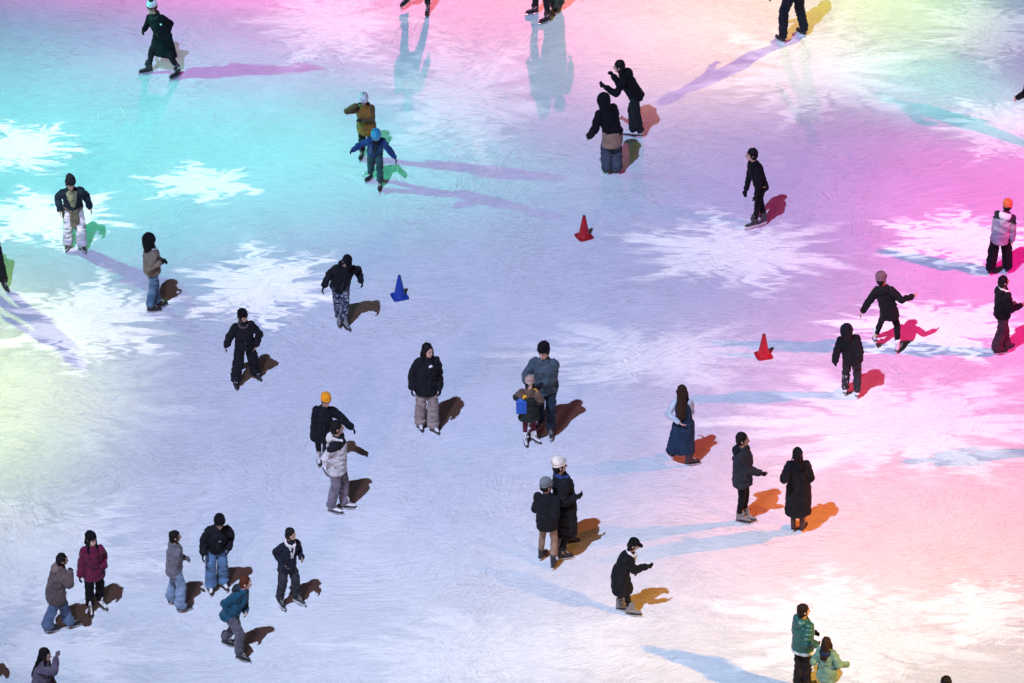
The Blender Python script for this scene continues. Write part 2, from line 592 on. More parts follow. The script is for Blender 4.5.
    # --- hood hanging behind the neck
    if hood:
        c = MB(); nb2 = P + u * (.49 * s)
        c.ell(nb2 - dp * .105 * s - u * .015 * s, ax * .125 * s, dp * .075 * s, u * .085 * s)
        for q in (-1, 1):
            c.cone(nb2 - dp * .08 * s + ax * .09 * s * q + u * .02 * s, .045 * s, nb2 + dp * .075 * s + ax * .05 * s * q - u * .02 * s, .030 * s, 10)
        add('hood', fuse(c, 'hood', .012, 2, disp=folds(.008, 12, 12, seed)), fabric(hood, gloss))
    # --- gloves
    if glove:
        g = MB()
        for i in (0, 1):
            g2 = MB(); hand(g2, i, .0035)
            g2.cone(wr[i] - hd[i] * .03 * s, .036 * s, wr[i] + hd[i] * .02 * s, .033 * s, 10)
            add('glove', fuse(g2, 'glove', .008, 1), fabric(glove, .7))
    # --- hair
    if hair:
        c = MB()
        c.ell(hp(0, -.026, .050), hl * .086 * hs, hf * .098 * hs, hu * .090 * hs)
        c.ell(hp(0, -.045, -.01), hl * .083 * hs, hf * .075 * hs, hu * .095 * hs)
        for q in (-1, 1): c.cone(hp(.068 * q, .015, .03), .022 * hs, hp(.074 * q, .0, -.03 if hair == 'short' else -.08), .017 * hs, 8)
        if hair in ('long', 'xlong'):
            ln = .30 if hair == 'long' else .42
            bk = nb - dp * .10 * s
            c.rings([(hp(0, -.07, .03), hl * .075 * hs, hf * .05 * hs), (hp(0, -.085, -.08), hl * .09 * hs, hf * .05 * hs),
                     (bk - dp * .045 * s - u * (ln - .26) * s, ax * .095 * s, dp * .035 * s),
                     (bk - dp * .065 * s - u * (ln - .14) * s, ax * .08 * s, dp * .028 * s),
                     (bk - dp * .055 * s - u * (ln - .06) * s, ax * .04 * s, dp * .018 * s)])
            for q in (-1, 1):
                c.cone(hp(.078 * q, .005, -.01), .03 * hs, P + u * .47 * s + ax * .088 * q * s + dp * .07 * s, .028 * s, 8)
                c.cone(P + u * .47 * s + ax * .088 * q * s + dp * .07 * s, .028 * s, P + u * (.36 if hair == 'long' else .28) * s + ax * .085 * q * s + dp * .155 * s, .016 * s, 8)
        if hair == 'bob':
            for q in (-1, 0, 1): c.cone(hp(.05 * q, -.05, 0), .05 * hs, hp(.06 * q, -.055, -.10), .035 * hs, 8)
        if hair == 'pony':
            c.cone(hp(0, -.10, .05), .025 * hs, hp(-.02, -.15, .0), .034 * hs, 8); c.cone(hp(-.02, -.15, .0), .034 * hs, hp(-.03, -.15, -.14), .016 * hs, 8)
        if hair == 'bun':
            c.ell(hp(0, -.11, .075), hl * .045 * hs, hf * .045 * hs, hu * .045 * hs)
        if hair == 'braids':
            for q in (-1, 1):
                p0 = hp(.07 * q, -.04, -.02)
                for k in range(5):
                    p1 = p0 + (hl * .008 * q - hu * .036 - hf * .004) * hs
                    c.cone(p0, .017 * hs, p1, .012 * hs, 8); p0 = p1
        def dh(co):
            d = np.empty(len(co), 'f')
            am, fr = (.016, 34) if hair == 'curly' else (.009, 30)
            for i, (x, y, z_) in enumerate(co): d[i] = am * noise.noise(V((x * fr + seed, y * fr, z_ * fr * (.35 if hair != 'curly' else 1))))
            return d
        add('hair', fuse(c, 'hair', .0095, 1, disp=dh), hair_mat(hairc))
    # --- headgear
    if hat:
        kind, hc = hat[0], hat[1]
        c = MB()
        if kind == 'beanie':
            c.ell(hp(0, -.028, .085), hl * .092 * hs, hf * .104 * hs, hu * .088 * hs)
            if len(hat) > 3 and hat[3] == 'slouch': c.ell(hp(0, -.075, .115), hl * .065 * hs, hf * .07 * hs, hu * .055 * hs)
            ho = add('beanie', fuse(c, 'beanie', .0095, 2, disp=folds(.006, 22, 14, seed)), fabric(hc))
            c = MB(); N = 14
            g = lambda t: hp(math.cos(t) * .082, math.sin(t) * .097 - .018, .052 + .020 * math.sin(t))
            for k in range(N): c.cone(g(2 * math.pi * k / N), .021 * hs, g(2 * math.pi * (k + 1) / N), .021 * hs, 8)
            cu = link('cuff', fuse(c, 'cuff', .009, 1), fabric(hat[2] if len(hat) > 2 and hat[2] else hc)); cu.parent = ho
            if len(hat) > 3 and isinstance(hat[3], tuple):
                c = MB(); c.ell(hp(0, -.03, .185), hl * .04 * hs, hf * .04 * hs, hu * .04 * hs)
                pm = link('pompom', fuse(c, 'pompom', .009, 1, disp=folds(.008, 60, 60, 1)), fabric(hat[3])); pm.parent = ho
            if len(hat) > 4 and hat[4]:
                c = MB(); g2 = lambda t: hp(math.cos(t) * .088, math.sin(t) * .100 - .022, .098 + .015 * math.sin(t))
                for k in range(N): c.cone(g2(2 * math.pi * k / N), .013 * hs, g2(2 * math.pi * (k + 1) / N), .013 * hs, 8)
                st = link('stripe', fuse(c, 'stripe', .008, 1), fabric(hat[4])); st.parent = ho
        elif kind == 'cap':
            c.ell(hp(0, -.022, .072), hl * .090 * hs, hf * .102 * hs, hu * .076 * hs)
            c.rings([(hp(0, .105, .042), hl * .07 * hs, hf * .055 * hs), (hp(0, .105, .054), hl * .072 * hs, hf * .058 * hs)], 14)
            add('cap', fuse(c, 'cap', .008, 1), fabric(hc))
        elif kind == 'helmet':
            c.ell(hp(0, -.016, .050), hl * .108 * hs, hf * .130 * hs, hu * .108 * hs)
            for q in (-.05, 0, .05): c.cone(hp(q, .085, .115), .014 * hs, hp(q * .9, -.12, .11), .014 * hs, 8)
            c.cone(hp(-.07, .10, .03), .012 * hs, hp(.07, .10, .03), .012 * hs, 8)
            ho = add('helmet', fuse(c, 'helmet', .0095, 1), plain('helmet_shell', hc, .3, 0, .4))
            c = MB()
            for q in (-1, 1): c.cone(hp(.085 * q, .01, .0), .007, hp(.01 * q, .045, -.12), .007, 6)
            st = link('chin_strap', c.mesh('chin_strap'), fabric((.02, .02, .02))); st.parent = ho
            c = MB()
            for q in (-.055, 0, .055): c.ell(hp(q, -.02, .150 - abs(q) * .4), hl * .011 * hs, hf * .05 * hs, hu * .008 * hs, 8)
            st = link('vent', c.mesh('vent'), plain('vent', (.02, .03, .04), .6)); st.parent = ho
        elif kind == 'hood':
            c.ell(hp(0, -.035, .015), hl * .125 * hs, hf * .125 * hs, hu * .145 * hs)
            c.cone(hp(0, -.05, -.06), .11 * hs, P + u * .46 * s - dp * .02 * s, .12 * s)
            if len(hat) > 2: c.cone(hp(0, -.09, .09), .06 * hs, hp(0, -.13, .12), .03 * hs)
            add('raised_hood', fuse(c, 'hood', .012, 2, disp=folds(.008, 12, 12, seed)), fabric(hc))
        elif kind == 'band':
            N = 14; g = lambda t: hp(math.cos(t) * .090, math.sin(t) * .105 - .018, .055)
            for k in range(N): c.cone(g(2 * math.pi * k / N), .016 * hs, g(2 * math.pi * (k + 1) / N), .016 * hs, 8)
            add('headband', fuse(c, 'headband', .009, 1), fabric(hc))
    # --- extras
    for ex in extra:
        k = ex[0]
        c = MB()
        if k == 'waist_shirt':
            c.rings([T(-.04, .19, .15), T(0, .205, .16), T(.05, .19, .15)])
            for q, ln in ((-.4, .26), (.1, .30), (.55, .22)):
                st = P + dp * .15 * s + ax * q * .12 * s
                c.cone(st, .045 * s, st - up * ln * s + dp * .02 * s, .055 * s, 10, .5)
            st = P + dp * .02 * s - ax * .19 * s
            c.cone(st, .05 * s, st - up * .2 * s, .045 * s, 10, .6)
            add('waist_shirt', fuse(c, 'waist_shirt', .012, 2, disp=folds(.010, 14, 6, seed)), ex[1])
        elif k == 'patch':
            o_ = ex[2]
            p0 = P + u * o_[1] * s + ax * o_[0] * s + dp * o_[2] * s
            c.ell(p0, ax * ex[3], dp * .012, u * ex[3])
            add('badge', c.mesh('badge'), fabric(ex[1]))
        elif k == 'backpack' or k == 'ribbon':
            c.ell(P + u * .30 * s - dp * .18 * s, ax * .10 * s, dp * .06 * s, u * (.11 if k == 'ribbon' else .19) * s)
            add('back_pouch' if k == 'ribbon' else 'backpack', fuse(c, 'pouch', .01, 1, disp=folds(.006, 14, 14, seed)), fabric(ex[1]))
        elif k == 'mask':
            c.ell(hp(0, .068, -.045), hl * .052 * hs, hf * .045 * hs, hu * .045 * hs)
            add('face_mask', fuse(c, 'face_mask', .008, 1), fabric(ex[1]))
        elif k == 'beard':
            c.ell(hp(0, .04, -.085), hl * .055 * hs, hf * .052 * hs, hu * .036 * hs)
            for q in (-1, 1): c.cone(hp(.06 * q, .02, -.03), .014 * hs, hp(.045 * q, .05, -.08), .016 * hs, 8)
            add('beard', fuse(c, 'beard', .008, 1), hair_mat('black'))
        elif k == 'cuffs':
            for i in (0, 1):
                c = MB(); ae = anks[i] + (knees[i] - anks[i]).normalized() * .11
                c.cone(anks[i] + up * .05, .056 * s, ae, .056 * s)
                add('sock', fuse(c, 'sock', .01, 1), fabric(ex[1]))
        elif k == 'undershirt':
            hx = V((ax.x, ax.y, 0)).normalized(); hy_ = V((dp.x, dp.y, 0)).normalized()
            c.rings([(V((legmid(P.z - t * s).x, legmid(P.z - t * s).y, P.z - t * s)), hx * .205 * s, hy_ * .175 * s) for t in (.30, .18, .06, -.02)])
            add('shirt_tail', fuse(c, 'shirt_tail', .012, 1, disp=folds(.008, 12, 6, seed)), fabric(ex[1]))
    root['fit_height'] = round(Hh, 3)
    return dict(root=root, P=P, hands=[wr[i] + hd[i] * .08 * s for i in (0, 1)], s=s, H=Hh)


BLK = (.006, .006, .008)
CHAR = (.012, .012, .015)
NAVY = (.012, .016, .035)
JEAN = (.10, .15, .26)
LJEAN = (.22, .30, .42)

#PEOPLE#
exec_people = True

# top of the frame
person('skater in a long dark green parka and red striped bobble hat', [(150, 73, -45), (178, 77, -20)], (152, 8), -25, -.06,
       hands=('p', (142, 34, -.1)), top='parka', topc=(.005, .009, .010), sleeve=(.004, .005, .007), hem=.42, fit=.015, leg='slim', hair='pony', hairc='brown',
       hat=('beanie', (.75, .75, .75), (.22, .02, .04), (.03, .03, .03), None), collar=((.02, .03, .03), 'roll'), female=True, skate='black', hpitch=15, glove=BLK,
       extra=(('patch', (.8, .8, .8), (.15, .36, .11), .022), ('cuffs', (.5, .5, .5))))
person('skater cut off above the knee at the top edge, one foot lifted behind', [(428, 13, -10), (408, 8, -40, .10)], (420, -70), 0, -.1, hands=('h', 'h'), leg='slim', skate='black', hair='short')
person('skater in maroon boots and black leggings cut off at the shins by the top edge', [(536, 14, -40), (548, 22, -25)], (545, -62), -30, -.05, hands=('h', 'h'), leg='slim', skate='maroon', hair='long', female=True,
       topc=(.06, .02, .03))
person('skater in green trousers half hidden behind maroon boots at the top edge', [(554, 13, 0), (560, 10, 0)], (560, -72), -20, 0, hands=('h', 'h'), leg='regular', legc=(.05, .085, .07), skate='black', topc=(.3, .12, .03))
person('skater in dark navy trousers striding at the top edge above a gold shadow', [(783, 43, 10), (804, 36, 10)], (792, -42), -150, -.03, hands=((770, 0, -.05), 'h'), leg='regular', legc=(.010, .012, .022), skate='black', topc=BLK, glove=BLK)
person('skater beyond the right edge with only one dark sleeve reaching in', [(1034, 148), (1044, 150)], (1039, 62), -170, 0, hands=((1015, 102, -.1), 'h'), topc=BLK, hair='short')
person('child in a mustard coat and white helmet with one hand raised to the head', [(362, 157), (372, 160)], (363.5, 100), 0, -.04, hands=('c', (355, 104, -.16, 1)), top='coat', cat='child', name='child', topc=(.22, .115, .02),
       sleeve=(.10, .07, .03), hem=.24, fit=.045, leg='regular', legc=CHAR, skate='black', hair='short', hat=('helmet', (.62, .60, .66)), glove=(.02, .02, .02), hood=(.10, .065, .02), hpitch=10)
person('child in a blue jacket and bright blue helmet with both arms held out', [(371, 179, -35), (380, 188, -5)], (376, 136), 0, -.26, hands=((397, 161, -.15), (350, 152, -.25)), top='jacket', cat='child', name='child', topc=(.015, .045, .16),
       hem=.10, fit=.025, leg='regular', legc=(.03, .07, .08), skate='black', hair='short', hat=('helmet', (.03, .28, .48)), glove=(.012, .012, .02), hpitch=25, yoke=((.012, .02, .04), 'front'))
person('skater in black with both forearms raised, behind the one in short grey blue jeans', [(633, 137, 0), (640, 138, 0)], (619, 67), -100, -.02, hands=((601, 88, -.22), (609, 77, .05)), top='jacket', topc=BLK, fit=.012, leg='regular', legc=(.016, .018, .022),
       skate='white', hair='bob', hairc='black', hood=BLK, glove=BLK, shift=-2)
person('skater seen from behind in a black hoodie over a long tan shirt tail', [(607, 174, -10), (617, 174, 10)], (603, 100), -155, .05, hands=((588, 140, -.06), 'h'), top='jacket', topc=BLK, fit=.035, hem=.06, leg='baggy', legc=(.06, .075, .10),
       skate='black', hair='short', hat=('hood', BLK), extra=(('undershirt', (.30, .19, .13)),))
person('slim bareheaded skater all in black facing left beside a dark red shadow', [(755, 228, 0), (764, 225, 10)], (751.5, 155), -65, -.02, hands=('h', (745, 196, -.1)), top='sweater', topc=BLK, hem=.12, leg='slim', legc=BLK, skate='mix', hair='short', hyaw=-20, glove=BLK,
       fit=.0)
# left side
person('skater in a navy jacket and white trousers with a checked shirt tied round the waist', [(68, 247, -15), (82, 249, 12)], (70.5, 184), 8, -.24, hands=((92, 211, -.1), (59, 214, -.18)), top='jacket', topc=(.012, .022, .036), hem=.02, fit=.025, leg='wide',
       legc=(.62, .62, .66), skate='mix', hair='short', hat=('beanie', (.012, .014, .02), None, 'slouch'), hpitch=14, hyaw=10, yoke=((.22, .24, .14), 'front'),
       extra=(('waist_shirt', striped((.10, .085, .06), (.22, .2, .13), .03)),), sk=2)
person('skater in a short tan jacket, black balaclava and blue jeans with hands together', [(150, 313, -10), (157, 309, 10)], (150.5, 240), 110, .02, hands=('w', (162, 266, -.12)), top='jacket', topc=(.19, .16, .12), hem=.04, fit=.03, leg='regular', legc=(.065, .13, .22),
       skate='black', hair=None, hat=('hood', BLK), glove=BLK, collar=((.6, .6, .6), 'roll'))
person('skater mostly outside the left edge with one black boot on the ice', [(4, 288, 25), (-20, 284, -10)], (-21, 212), 0, -.1, hands=('h', 'h'), leg='regular', skate='black')
person('skater in a black jacket and patterned navy trousers leaning forward by the blue cone', [(339, 323, 0), (344, 327, 25)], (347, 262), 5, -.24, hands=((363.5, 284, -.12), (322, 289, -.15)), top='jacket', topc=(.010, .011, .015), hem=.16, fit=.025,
       leg='regular', pattern=patterned((.015, .025, .05), (.32, .36, .42), 14, .50, .60), skate='grey', hair='short', hat=('cap', BLK), hpitch=30, hyaw=15, sk=2, glove=BLK, hood=BLK)
person('skater in a dark grey jacket with both hands in pockets looking over a shoulder', [(236, 385, -5), (255, 377, 20)], (243, 317), 10, -.08, hands=((257, 348, -.02, 1), (225, 349, -.02, 1)), top='jacket', topc=CHAR, hem=.08, fit=.035, leg='baggy', legc=(.012, .012, .016),
       skate='black', hair='short', hat=('beanie', BLK), hyaw=35, hpitch=8, collar=((.09, .08, .07), 'roll'), extra=(('cuffs', (.55, .55, .55)), ('beard',)), sk=1)
# right side
person('skater in a lilac grey jacket with black shoulders and an orange beanie', [(990, 275, -10), (1007, 273, 10)], (1008, 206), 165, .10, hands=('h', (1012, 257, .0)), top='jacket', topc=(.27, .24, .30), yoke=((.02, .02, .025), 'top'), hem=.14, fit=.03,
       leg='baggy', legc=BLK, skate='black', hair='short', hat=('beanie', (.65, .17, .05)), hood=(.6, .55, .6), hyaw=-15)
person('curly haired skater in a black hoodie and wide maroon grey trousers at the right edge', [(996, 355, -10), (1005, 352, 10)], (1004, 282), 115, .02, hands=('w', (1024, 307, -.05)), top='hoodie', topc=BLK, hem=.08, fit=.025, leg='wide', legc=(.06, .028, .04),
       skate='black', hair='curly', collar=((.6, .6, .62), 'roll'), hood=BLK, sk=1)
person('skater in a black jacket and mauve slouch hat with one arm stretched to the right', [(875, 349, 30, .10), (897, 353, 0)], (882, 279), 155, .03, hands=((860, 315, -.02), (916, 298, .02)), top='jacket', topc=BLK, hem=.16, fit=.02, leg='slim', legc=BLK, skate='white',
       hair='short', hat=('beanie', (.15, .075, .11), None, 'slouch'), hood=BLK, hyaw=-25, sk=0, female=True, bias=.55)
person('hooded skater seen from behind in a puffy black jacket above a crimson shadow', [(845, 395, 0), (857, 398, 0)], (846.5, 330), 178, -.03, hands=((834, 365, -.08), (860, 362, -.05)), top='jacket', topc=CHAR, hem=.10, fit=.05, leg='regular', quilted=True,
       pattern=patterned((.012, .012, .016), (.5, .45, .5), 9, .64, .68), skate='white', hair='short', hat=('hood', CHAR, 1), glove=BLK)
# middle
person('long haired skater in an oversized black jacket and wide beige grey trousers', [(420, 427, -5), (433, 430, 12)], (428, 351), 14, -.05, hands=((440, 392, -.06), (411, 392, -.1)), top='jacket', topc=(.011, .012, .016), hem=.17, fit=.05, leg='wide', legc=(.30, .24, .21),
       skate='white', hair='long', hyaw=25, female=True, extra=(('patch', (.8, .8, .8), (.03, .44, .14), .034),), glove=BLK)
man = person('tall man in a steel grey jacket and black beanie standing behind a small child', [(540, 427, -10), (551, 436, 12)], (543.5, 352), -12, -.12, hands=((541, 388, -.34), (524, 386, -.34)), top='jacket', topc=(.055, .085, .105), hem=.12, fit=.035, leg='regular',
             legc=(.018, .028, .045), skate='mix', hair='short', hat=('beanie', BLK), hpitch=12, hyaw=-10, sk=2, glove=(.012, .014, .02), quilted=False, bias=.45)
kid = person('small child in a dark coat, pink tan beanie and maroon tights held by a man', [(525, 443, 0), (533, 441, 35)], (530, 384), 8, -.06, hands=((538, 394, -.2, 2), (521, 400, -.12)), top='coat', cat='child', name='child', topc=(.022, .026, .022), hem=.30, fit=.05, flare=1.1, leg='slim',
             legc=(.13, .012, .03), skate='white', hair='bob', hat=('beanie', (.42, .26, .22), (.5, .38, .3)), glove=(.75, .42, .03), collar=((.16, .09, .06), 'roll'), yoke=((.13, .08, .055), 'top'))
person('skater in a black coat and bright yellow orange beanie with one arm held out', [(319, 461, -10), (325, 472, 10)], (326, 401), 12, -.10, hands=((355, 431, -.05), (314, 440, -.08)), top='coat', topc=(.010, .012, .016), hem=.28, fit=.035, leg='slim', skate='white', hair='short',
       hat=('beanie', (.85, .33, .012)), hyaw=5, hpitch=12, glove=BLK)
person('skater in a pale grey jacket with black shoulders and white hood, hand in pocket', [(331, 513, -8), (344, 509, 8)], (337.5, 428), 78, .0, hands=('p', 'p'), top='jacket', topc=(.62, .59, .58), yoke=((.015, .015, .018), 'top'), hem=.14, fit=.025, leg='regular', legc=(.20, .17, .21),
       skate='white', hair='short', hood=(.72, .68, .65), hyaw=20, sk=0)
person('skater with long brown hair in a navy pinafore dress over a pale blouse', [(672, 459, 40, .02), (688, 466, -60)], (682, 391), 165, .0, hands=('b', 'c'), top='dress', topc=(.016, .035, .070), sleeve=(.45, .50, .56), hem=.66, fit=.0, flare=1.42, leg='slim', bare=True,
       skate='maroon', hair='xlong', hairc='brown', female=True, extra=(('cuffs', (.75, .72, .72))), hyaw=10, bias=.7)
person('skater in a charcoal zip jacket pointing one arm down to the right', [(739, 523, 0), (744, 521, 0)], (743, 440), 75, .04, hands=('p', (763, 476, -.05)), top='jacket', topc=(.026, .028, .036), hem=.17, fit=.03, leg='slim', legc=BLK, skate='grey', hair='short', hyaw=10, sk=1, hood=CHAR, glove=BLK)
person('braided skater seen from behind in a knee length black coat with bare legs', [(793, 531, 0), (802, 532, -20)], (797.5, 454), 176, -.02, hands=((782, 484, -.06), 'w'), top='coat', topc=(.012, .011, .014), hem=.56, fit=.035, flare=1.08, leg='slim', bare=True, skate='maroon',
       hair='braids', hood=BLK, female=True, sk=2)
person('skater in a long black coat and cream beanie reaching one gloved hand forward', [(568, 545, 0), (561, 560, 0)], (560, 466), 105, .0, hands=('h', (579, 500, -.1)), top='coat', topc=(.012, .012, .015), hem=.52, fit=.035, flare=1.12, leg='slim', legc=BLK, skate='black', hair='short',
       hat=('beanie', (.78, .68, .58)), collar=((.02, .05, .17), 'roll'), glove=BLK)
person('skater seen from behind in a black jacket, grey cap and tan chinos', [(541, 560, -10), (553, 569, 10)], (547, 486), 160, .02, hands=('w', 'p'), top='jacket', topc=(.011, .011, .014), hem=.15, fit=.03, leg='slim', legc=(.30, .19, .13), skate='black', hair='short',
       hat=('beanie', (.16, .17, .18)), hyaw=-40, sk=1)
person('skater in a swinging black coat, cap and white scarf leaning to the right', [(619, 611, 0), (629, 616, 0)], (634, 545), 82, .0, shift=-4, hands=('w', (650, 568, -.05)), top='coat', topc=(.010, .010, .013), hem=.40, fit=.025, flare=1.25, leg='slim', legc=CHAR, skate='grey',
       hair='bob', hat=('cap', BLK), collar=((.7, .7, .72), 'scarf'), glove=BLK, hpitch=15)
# bottom left
person('skater in a taupe hooded parka and blue jeans raising one hand', [(47, 633, 0), (68, 628, 0)], (62.5, 560), 105, .02, hands=('w', (74, 572, -.12)), top='parka', topc=(.105, .075, .075), hem=.24, fit=.04, leg='wide', legc=JEAN, skate='black', hair='curly', hood=(.16, .12, .11), sk=1, glove=(.02, .02, .03))
person('long haired skater in a crimson coat with black trousers and white skates', [(90, 612, -5), (100, 606, 20)], (91.5, 540), 15, -.08, hands=((105, 571, -.1), (79, 582, -.12)), top='coat', topc=(.13, .010, .045), hem=.22, fit=.035, leg='regular', legc=BLK, skate='white', hair='long', hyaw=30, female=True,
       hat=('beanie', BLK), glove=BLK, sk=2)
person('skater in a grey jacket and pale blue jeans standing sideways', [(171, 604, 0), (180, 612, 0)], (175.5, 537), 112, .02, hands=('w', (173, 582, -.1)), top='jacket', topc=(.16, .155, .175), hem=.14, fit=.02, leg='wide', legc=LJEAN, skate='black', hair='curly', sk=1, hyaw=-10,
       collar=((.12, .12, .14), 'roll'), glove=(.10, .10, .12))
person('skater in a black jacket and blue jeans bending forward with head bowed', [(211, 590, -5), (223, 586, 14)], (219.5, 523), 8, -.24, hands=((229, 552, -.15), (202, 558, -.2)), top='jacket', topc=(.012, .013, .018), hem=.10, fit=.035, leg='wide', legc=(.10, .19, .33), skate='white', hair='short',
       hat=('beanie', BLK), hpitch=18, glove=BLK, extra=(('patch', (.25, .22, .25), (.02, .36, .19), .025),))
person('auburn haired skater in a teal jacket and grey trousers leaning to the right', [(225, 645, 0), (239, 660, 0)], (246, 583), 62, .02, hands=('w', 'p'), top='jacket', topc=(.010, .07, .125), hem=.12, fit=.025, leg='regular', legc=(.10, .095, .12), skate='black', hair='short', hairc='auburn',
       hood=(.02, .03, .04), crouch=.04, sk=2, hyaw=25)
person('bearded man in a navy jacket with a white fleece collar', [(280, 606, -5), (296, 603, 20)], (291, 535), 28, -.05, hands=((303, 562, -.12), 'p'), top='jacket', topc=(.014, .018, .03), hem=.15, fit=.015, leg='regular', legc=(.035, .035, .045), skate='mix', hair='short', hyaw=25,
       collar=((.75, .7, .68), 'lapel'), extra=(('beard',),), sk=1)
person('long haired skater in a grey lilac jacket raising a sleeve at the bottom left edge', [(38, 732, 0), (46, 730, 0)], (45.5, 655), 72, .02, hands=('w', (60, 655, -.05, 1)), top='jacket', topc=(.115, .095, .13), hem=.12, fit=.02, leg='regular', legc=(.12, .05, .06), skate='white', hair='xlong', female=True,
       hyaw=5, glove=(.11, .09, .11))
# bottom right
person('man in a shiny green puffer jacket with a hood, resting one hand on a child', [(797, 692, 0), (806, 690, 0)], (804, 611), 125, .02, hands=('w', (817, 648, -.06)), top='jacket', topc=(.014, .095, .075), yoke=((.6, .62, .6), 'bottom'), hem=.10, fit=.05, leg='regular', legc=(.022, .015, .015),
       skate='black', hair='short', hairc='dark', hood=(.02, .10, .09), quilted=True, gloss=.4, hyaw=-15, glove=(.03, .02, .03))
person('child with long dark hair in a pale grey and green coat holding out one arm', [(822, 706, 0), (830, 706, 0)], (827, 643), 150, .0, hands=((818, 652, .0), (849, 666, .02)), top='coat', cat='child', name='child', topc=(.18, .30, .20), hem=.26, fit=.04, leg='slim', legc=(.5, .45, .45), skate='white',
       hair='long', hairc='brown', female=True, hood=(.02, .035, .08), sk=2)
person('dark haired skater showing only the crown of the head at the bottom edge', [(940, 766, 0), (950, 764, 0)], (946, 683), 180, .0, hair='short', hairc='dark', topc=NAVY)

person('skater beyond the left edge near the bottom whose red shadow reaches in', [(-26, 690, 0), (-16, 692, 0)], (-22, 616), 20, .0, hands=((-3, 652, .1), 'h'), topc=BLK)
person('skater beyond the right edge whose long violet shadow falls on the pale ice', [(1040, 450, 0), (1050, 452, 0)], (1046, 375), -90, .0, topc=BLK)
# the child's blue bag
c = MB()
bx = kid['hands'][1]
c.ell(bx + V((-.03, .02, -.20)), V((.085, 0, 0)), V((0, .05, 0)), V((0, 0, .15)))
c.box(bx + V((-.03, .02, -.22)), V((.085, 0, 0)), V((0, .045, 0)), V((0, 0, .12)))
bag = link('bag', fuse(c, 'bag', .012, 2, disp=folds(.008, 12, 12, 3)), fabric((.01, .09, .42), .5))
tag(bag, 'bright blue cloth bag carried beside the small child in the dark coat', 'bag')
c = MB(); c.cone(bx + V((-.07, .02, -.08)), .008, bx, .007, 6); c.cone(bx + V((.01, .02, -.08)), .008, bx, .007, 6)
link('handle', c.mesh('handle'), fabric((.01, .07, .35), .6), bag)


# ------------------------------------------------------------------ cones
def cone_meshes():
    X, Y, Z = V((1, 0, 0)), V((0, 1, 0)), V((0, 0, 1))
    b = MB()
    prof = [(.115, .028), (.108, .036), (.100, .05), (.088, .10), (.062, .24), (.036, .38), (.027, .425), (.0235, .433), (.019, .433), (.018, .42)]
    b.rings([(V((0, 0, z)), X * r, Y * r) for r, z in prof], 32)
    body = b.mesh('cone_body'); body.polygons.foreach_set('use_smooth', [True] * len(body.polygons))
    p = MB()
    def sq(w, z, r=.03):
        out = []
        for i in range(32):
            t = 2 * math.pi * i / 32
            cx, cy = math.cos(t), math.sin(t); k = (abs(cx) ** 7 + abs(cy) ** 7) ** (-1 / 7)
            out.append(V((cx * k * w, cy * k * w, z)))
        return out
    lv = [(.128, .0), (.140, .004), (.140, .024), (.134, .029)]
    base = 0
    for w, z in lv: p.v += sq(w, z)
    for k in range(3):
        for i in range(32):
            j = (i + 1) % 32; p.f.append((k * 32 + i, k * 32 + j, (k + 1) * 32 + j, (k + 1) * 32 + i))
    p.f.append(tuple(range(31, -1, -1))); p.f.append(tuple(range(96, 128)))
    return body, p.mesh('base')


CB, CBASE = cone_meshes()
CG = 'traffic cones marking the middle of the rink'
for (px, py, col, dark, rz, lab) in ((399.5, 297, (.006, .045, .34), (.006, .02, .12), 20, 'blue plastic traffic cone standing on the ice'),
                                     (584, 237, (.42, .004, .012), (.09, .006, .02), 25, 'red plastic traffic cone upper left of the two red ones'),
                                     (763.5, 356, (.5, .005, .015), (.12, .006, .02), 15, 'red plastic traffic cone in the pinker light near the skater in the dress')):
    o = bpy.data.objects.new('traffic_cone', None); COL.objects.link(o); o.location = gp(px, py); o.rotation_euler.z = math.radians(rz)
    tag(o, lab, 'traffic cone', CG)
    m = plain('cone_plastic_%d' % px, col, .5); md = plain('cone_base_%d' % px, tuple(.8 * a + .2 * b for a, b in zip(col, dark)), .6)
    a = link('cone_body', mesh_with(CB, m), m, o); b_ = link('base', mesh_with(CBASE, md), md, o)
    t = MB(); t.rings([(V((0, 0, z)), V((r, 0, 0)), V((0, r, 0))) for r, z in ((.0285, .405), (.027, .43), (.022, .437))], 20)
    link('tip', t.mesh('tip'), plain('cone_tip_%d' % px, dark, .6), o)


